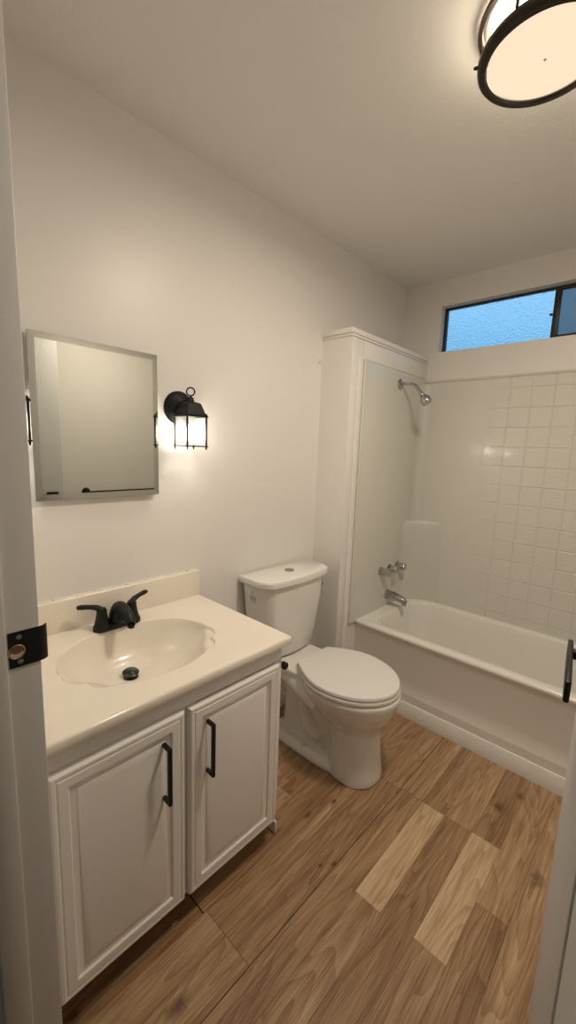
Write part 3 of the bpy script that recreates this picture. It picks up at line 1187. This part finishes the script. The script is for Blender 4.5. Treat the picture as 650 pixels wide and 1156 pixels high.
# sloping underside from deck to bowl
for s in (-1, 1):
    tube(bm, smooth_path([(.10, TY+s*.070, .360), (.22, TY+s*.078, .350), (.34, TY+s*.100, .335), (.44, TY+s*.115, .325)]), smooth_vals([.04, .048, .055, .055]), 14)
    # trapway swelling on the side
    tube(bm, smooth_path([(.31, TY+s*.035, .34), (.282, TY+s*.046, .29), (.288, TY+s*.050, .22), (.312, TY+s*.052, .155), (.345, TY+s*.048, .115), (.39, TY+s*.03, .10)]),
         smooth_vals([.03, .031, .031, .034, .040, .036]), 16)
me = bpy.data.meshes.new('bowl')
bm.to_mesh(me)
bm.free()
tmp = bpy.data.objects.new('bowl_tmp', me)
C.objects.link(tmp)
md = tmp.modifiers.new('r', 'REMESH')
md.mode = 'VOXEL'
md.voxel_size = .0048
ms = tmp.modifiers.new('s', 'SMOOTH')
ms.factor = .5
ms.iterations = 12
dg = bpy.context.evaluated_depsgraph_get()
me2 = bpy.data.meshes.new_from_object(tmp.evaluated_get(dg))
bpy.data.objects.remove(tmp)
bm = B()
bm.from_mesh(me2)
bpy.data.meshes.remove(me2)
for v in bm.verts:
    v.co.z = max(v.co.z, 0.0)
obj('bowl', bm, M['porc'], to, 80)
for s in (-1, 1):
    obj('bolt_cap', lathe(B(), [(.012, 0), (.012, .012), (.009, .019), (.001, .021)], (.325, TY+s*.088, .036), (0, 0, 1), 20), M['seat'], to)


# tank
def dring(xb, xf, hw, z, bow=.03, corner=.05, n=14):
    out = [(xb, TY-hw, z)]
    for i in range(n*2+1):
        t = -1+2*i/(2*n)
        xx = xf - bow*abs(t)**2 - (corner)*max(0, (abs(t)-.80)/.20)**2.2
        out.append((xx, TY+t*hw, z))
    out.append((xb, TY+hw, z))
    return out


bm = B()
loft(bm, [dring(.035, .165, .150, .410), dring(.030, .180, .165, .425), dring(.026, .188, .178, .50), dring(.022, .200, .200, .66), dring(.020, .206, .212, .784)])
tk = obj('tank', bm, M['porc'], to, 45)
bm = B()
loft(bm, [dring(.016, .214, .226, .780), dring(.012, .220, .232, .785), dring(.012, .221, .234, .806), dring(.014, .218, .231, .813), dring(.022, .208, .222, .8165)])
obj('tank_lid', bm, M['porc'], to, 30)
obj('flush_button', lathe(B(), [(.023, 0), (.023, .004), (.020, .006), (.001, .0065)], (.112, TY+.0, .816), (0, 0, 1), 28), M['button'], to)
obj('side_plug', lathe(B(), [(.013, 0), (.012, .004), (.006, .007), (.006, .012), (.001, .013)], (.150, TY+.207, .715), (0.12, 1, 0), 20), M['chrome'], to)
# sticker on the left side of the tank
def tank_side(z):
    return TY - (.200+.012*(z-.66)/.124) - .0009


bm = B()
xs0, xs1 = .052, .108
loft(bm, [[(x, tank_side(z), z) for x in (xs0, xs1)] for z in (.688, .756)], False, False, closed=False)
sk_ = obj('sticker', bm, M['sticker'], tk)
bm = B()
rnd = random.Random(3)
for i, z in enumerate([.746, .739, .732, .724, .718, .713, .708, .703, .695]):
    x, e_ = (.066, .088) if i < 3 else (.058, .102)
    while x < e_:
        xe = min(e_, x+rnd.uniform(.002, .007))
        loft(bm, [[(q, tank_side(z)-.0005, z+dz) for q in (x, xe)] for dz in (0, .0028)], False, False, closed=False)
        x = xe+.0015
obj('print', bm, M['ink'], sk_)


# seat and lid
def seat_ring(k, z, dx=0.0):
    out = []
    for i in range(41):
        t = -PI/2 + PI*i/40
        out.append((.475+dx+.245*math.cos(t)*k, TY+math.sin(t)*.197*k, z))
    back = []
    for i in range(1, 15):
        q = i/14
        back.append((.475+dx-.197*q*k, .197*k*(1-.45*q**1.7)))
    out += [(x, TY+y, z) for x, y in back]
    out += [(x, TY-y, z) for x, y in reversed(back)]
    return out


def flat_ring(k, z):
    rg = seat_ring(k, z)
    return rg


obj('seat', (lambda b: (loft(b, [flat_ring(.985, .409), flat_ring(1.0, .414), flat_ring(1.0, .424), flat_ring(.985, .429)]), b)[1])(B()), M['seat'], to, 40)
obj('seat_lid', (lambda b: (loft(b, [flat_ring(.965, .4305), flat_ring(.985, .434), flat_ring(.985, .442), flat_ring(.970, .447), flat_ring(.93, .4485), flat_ring(.85, .4495)]), b)[1])(B()), M['seat'], to, 40)
for s in (-1, 1):
    bm = B()
    lathe(bm, [(.010, 0), (.012, .003), (.012, .010), (.008, .014)], (.268, TY+s*.082, .408), (0, 0, 1), 18)
    tube(bm, [(.276, TY+s*.066, .428), (.276, TY+s*.094, .428)], .007, 14)
    obj('hinge', bm, M['seat'], to)

# ------------------------------------------------------------------ little painted-over cover on the wall beside the shower wall cap
pc = thing('wall_plug', 'small round painted cover on the wall left of the shower wall cap', 'wall plug', (0, 1.532, 1.85))
obj('cover', lathe(B(), [(.014, 0), (.0135, .003), (.010, .004), (.0095, .003), (.001, .003)], (.0003, 1.532, 1.85), (1, 0, 0), 24), M['wall'], pc)
obj('centre_screw', lathe(B(), [(.004, .003), (.0035, .0045), (.001, .005)], (.0003, 1.532, 1.85), (1, 0, 0), 12), M['brass'], pc)
